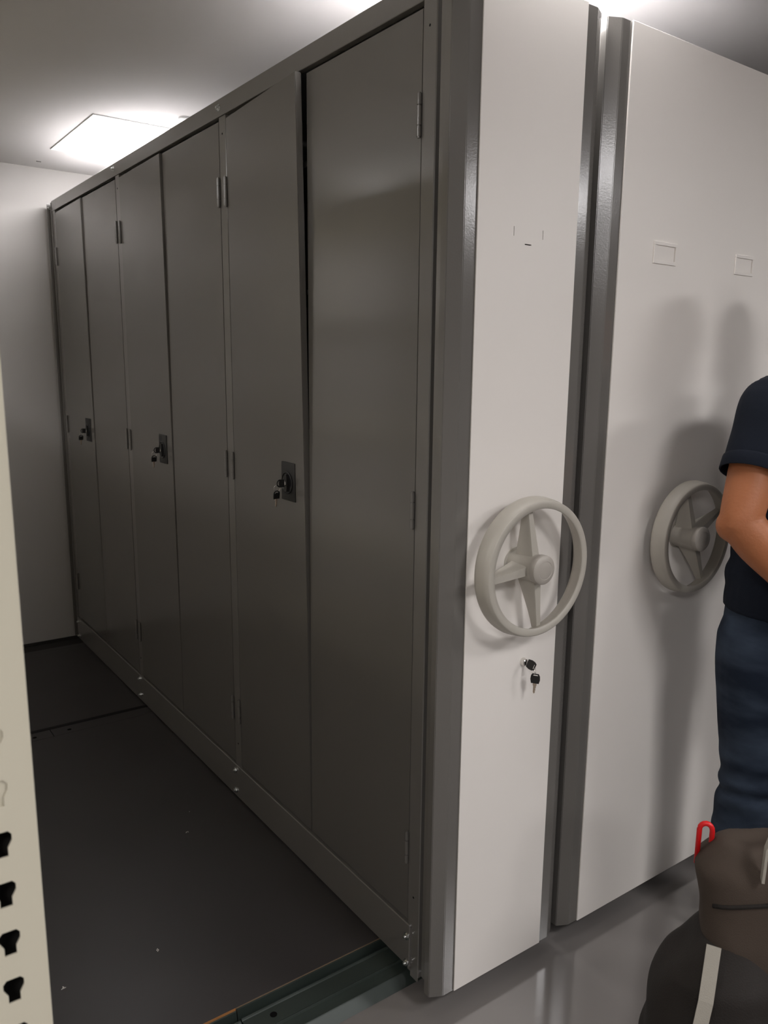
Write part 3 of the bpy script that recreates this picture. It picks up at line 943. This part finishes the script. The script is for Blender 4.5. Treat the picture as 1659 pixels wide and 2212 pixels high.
for s, SH, EL in ((-1, SHR, ELR), (1, SHL, ELL)):
    a, e = Vector(SH), Vector(EL)
    ax = (e - a).normalized()
    bm = newbm()
    hem = a.lerp(e, .50) + Vector((s * .004, 0, 0))
    u = (S - ax * S.dot(ax)).normalized(); v = ax.cross(u)
    t = bmesh.new(); n = 28
    prof = [(-.006, .0735, .0745), (.0, .0748, .0758), (.026, .0752, .0762), (.0275, .0742, .0752), (.0265, .0712, .0722), (-.004, .068, .069)]
    R = []
    for (h, ra, rb) in prof:
        c = hem + ax * h
        R.append([t.verts.new(c + u * ra * math.cos(2 * math.pi * i / n) + v * rb * math.sin(2 * math.pi * i / n)) for i in range(n)])
    for p, q in zip(R, R[1:] + R[:1]):
        for i in range(n): t.faces.new((p[i], p[(i + 1) % n], q[(i + 1) % n], q[i]))
    bmesh.ops.recalc_face_normals(t, faces=t.faces[:])
    merge(bm, t)
    obj('sleeve_cuff', bm, M['shirt'], shirt, True)
bm = newbm()
loft(bm, [((PXc, PYc + .006, 1.315), .080, .074, (1, 0, 0), (0, 1, .25)), ((PXc, PYc + .006, 1.345), .070, .068, (1, 0, 0), (0, 1, .3)), ((PXc, PYc + .008, 1.362), .067, .066, (1, 0, 0), (0, 1, .35)),
          ((PXc, PYc + .006, 1.335), .082, .080, (1, 0, 0), (0, 1, .3))], 28, cap=False)
obj('collar', bm, M['shirt'], shirt, True)
# jeans
jn = newbm()
limb(jn, [(PXc, PYc, .85, .172, .126), (PXc, PYc, .74, .182, .132), (PXc, PYc, .66, .178, .124)], 28)
for s in (-1, 1):
    leg(jn, PXc + s * .098, .011, .70)
def jfold(co):
    k = max(0, 1 - abs(co.z - .28) / .14)
    k2 = max(0, 1 - abs(co.z - .0) / .12)
    return .004 * k * math.sin(co.z * 95 + 30 * co.x + 4 * noise.noise(co * 9)) + .006 * k2 * math.sin(co.z * 80 + 20 * co.y)
jeans = fuse('jeans', jn, M['denim'], person, .0068, 3, .006, 7.0, jfold)
# pocket seam and side seam
def on_jeans(x, z, dy=.004):
    return None
pk = []
for k in range(9):
    f = k / 8
    ang = math.radians(200 + 42 * f)
    pk.append((PXc + .186 * math.cos(ang), PYc + .136 * math.sin(ang), .800 - .055 * math.sin(f * 1.57)))
obj('pocket_seam', tube(newbm(), pk, .0025, 6), M['strap'], jeans, True)
for s in (-1, 1):
    bm = newbm()
    limb(bm, [(PXc + s * .098, PYc + .045, -.132, .040, .036), (PXc + s * .105, PYc - .03, -.130, .044, .038), (PXc + s * .112, PYc - .12, -.140, .049, .030), (PXc + s * .116, PYc - .185, -.146, .040, .022)], 18)
    for v in bm.verts: v.co.z = max(v.co.z, zf + .012)
    sho = obj('shoe', bm, M['shoe'], person, True)
    bm = newbm()
    out = []
    for k in range(24):
        a = 2 * math.pi * k / 24
        yy = .135 * math.sin(a); xx = (.046 - .01 * math.sin(a)) * math.cos(a)
        out.append((PXc + s * (.108) + xx + s * (-.05 * yy), PYc - .065 + yy))
    extrude_z(bm, out, zf + .0005, zf + .016)
    obj('sole', bm, M['black'], sho)
# hair, eyes, brows, mouth
bm = newbm()
ellipsoid(bm, HC + Vector((0, .022, .050)), (.083, .096, .096))
for v in list(bm.verts):
    if v.co.z < HC.z - .050 or (v.co.y < HC.y - .02 and v.co.z < HC.z + .072 - .25 * (v.co.y - HC.y + .06)):
        bm.verts.remove(v)
obj('hair', bm, M['hair'], person, True)
for s in (-1, 1):
    bm = newbm(); ellipsoid(bm, HC + Vector((s * .032, -.080, .012)), (.0110, .009, .0058), n=2)
    ey = obj('eye', bm, M['eye'], person, True)
    bm = newbm(); ellipsoid(bm, HC + Vector((s * .032, -.0865, .011)), (.0055, .0035, .0055), n=2)
    obj('iris', bm, M['hair'], ey, True)
    bm = newbm(); tube(bm, [HC + Vector((s * .016, -.094, .036)), HC + Vector((s * .034, -.092, .041)), HC + Vector((s * .052, -.080, .034))], .0035, 8)
    obj('eyebrow', bm, M['hair'], person, True)
bm = newbm(); ellipsoid(bm, HC + Vector((0, -.096, -.052)), (.024, .008, .0065), n=2)
obj('mouth', bm, M['lips'], person, True)

# ------------------------------------------------------------------ backpack in front of the person
BA = math.radians(-36)           # across direction of the bag in plan
bag = thing('backpack', 'dark brown and black backpack slumped on the floor at the bottom right', 'bag', (.36, -.755, zf))
BU = Vector((.60, -.80, 0)).normalized()      # to the right as seen from the aisle
BV = Vector((-.80, -.60, 0)).normalized()     # towards the camera
BC = Vector((.375, -.745, zf))
BZ = 1.55
def bpt(u, v, z): return BC + BU * u + BV * v + Vector((0, 0, z * BZ))
bm = newbm()
def bsec(z, u0, u1, v0, v1): 
    return (tuple(bpt((u0 + u1) / 2, (v0 + v1) / 2, z)), (u1 - u0) / 2, (v1 - v0) / 2)
def sq_loft(bm, secs, n=36, p=3.2):
    t = bmesh.new(); rings = []
    for (u0, u1, v0, v1, z, tilt) in secs:
        ring = []
        for i in range(n):
            a = 2 * math.pi * i / n
            ca, sa = math.cos(a), math.sin(a)
            r = (abs(ca) ** p + abs(sa) ** p) ** (-1 / p)
            uu = (u0 + u1) / 2 + (u1 - u0) / 2 * r * ca
            vv = (v0 + v1) / 2 + (v1 - v0) / 2 * r * sa
            ring.append(t.verts.new(bpt(uu, vv, z + tilt * (uu - (u0 + u1) / 2))))
        rings.append(ring)
    for a, b in zip(rings[:-1], rings[1:]):
        for i in range(n): t.faces.new((a[i], a[(i + 1) % n], b[(i + 1) % n], b[i]))
    t.faces.new(rings[0]); t.faces.new(rings[-1])
    bmesh.ops.recalc_face_normals(t, faces=t.faces[:])
    merge(bm, t)
sq_loft(bm, [(-.10, .27, -.10, .13, .004, 0), (-.13, .30, -.12, .15, .03, 0), (-.14, .31, -.125, .155, .16, 0), (-.17, .30, -.115, .13, .30, .02), (-.185, .28, -.09, .09, .39, .10), (-.14, .24, -.05, .05, .425, .12)])
main_bag = fuse('main_compartment', bm, M['bag'], bag, .011, 4, .012, 8.0)
bm = newbm()
sq_loft(bm, [(-.235, .03, -.08, .17, .004, 0), (-.250, .045, -.10, .205, .05, 0), (-.262, .04, -.105, .205, .12, 0), (-.256, .03, -.095, .195, .19, .05), (-.225, .0, -.07, .165, .255, .1), (-.17, -.04, -.04, .11, .30, .15)], 30, 2.6)
fuse('side_pocket', bm, M['bagblack'], bag, .010, 4, .016, 10.0)
def ribbon(bm, pts, w, th, wdir):
    t = bmesh.new(); rings = []
    P = [Vector(p) for p in pts]
    for i, p in enumerate(P):
        tan = (P[min(i + 1, len(P) - 1)] - P[max(i - 1, 0)]).normalized()
        ww = w[i] if isinstance(w, (list, tuple)) else w
        wd_ = (Vector(wdir) - tan * Vector(wdir).dot(tan)).normalized()
        nn = tan.cross(wd_)
        rings.append([t.verts.new(p + wd_ * a * ww / 2 + nn * b * th / 2) for a, b in ((-1, -1), (1, -1), (1, 1), (-1, 1))])
    for a, b in zip(rings[:-1], rings[1:]):
        for i in range(4): t.faces.new((a[i], a[(i + 1) % 4], b[(i + 1) % 4], b[i]))
    t.faces.new(rings[0]); t.faces.new(rings[-1])
    bmesh.ops.recalc_face_normals(t, faces=t.faces[:])
    merge(bm, t)
bm = newbm()
ribbon(bm, [bpt(-.092 - .12 * (z - .1), .222 - .55 * max(0, z - .12), z) for z in (.02, .06, .10, .14, .18, .22, .26)], .022, .012, BU)
obj('webbing', bm, M['baggreen'], bag)
bm = newbm()
ribbon(bm, [bpt(-.218, .200, .02), bpt(-.206, .212, .07), bpt(-.194, .214, .115), bpt(-.182, .208, .16), bpt(-.170, .196, .205), bpt(-.158, .172, .25), bpt(-.148, .128, .305)], [.009, .011, .015, .021, .025, .026, .026], .004, BU)
obj('strap', bm, M['strap'], bag)['label'] = 'pale webbing strap hanging down'
# red loop on top
bm = newbm()
lp = [bpt(-.180, .0, .36)] + [bpt(-.168 - .012 * math.cos(a), .0, .408 + .009 * math.sin(a)) for a in [math.pi * k / 8 for k in range(9)]] + [bpt(-.156, .0, .36)]
tube(bm, lp, .0052, 10)
obj('loop_handle', bm, M['red'], bag, True)['label'] = 'red pull loop'
# zip and grab handle of the main compartment
zp = []
inv = main_bag.matrix_world.inverted()
for k in range(25):
    f = k / 24
    u = -.150 + .385 * f
    z = .335 + .035 * math.sin(math.pi * f)
    o_ = bpt(u, .6, z)
    hit, loc, nn, _i = main_bag.ray_cast(inv @ o_, -BV)
    if hit: zp.append(main_bag.matrix_world @ loc + BV * .0015)
if len(zp) > 6:
    obj('zipper', tube(newbm(), zp, .0042, 8), M['bagblack'], bag, True)
bm = newbm()
ribbon(bm, [bpt(-.071, .085, .385), bpt(-.069, .080, .425), bpt(-.055, .070, .450), bpt(0, .055, .462), bpt(.075, .045, .466), bpt(.10, .040, .445), bpt(.105, .035, .405)], .022, .005, BV)
obj('grab_handle', bm, M['strap'], bag)['label'] = 'pale webbing grab handle on top'
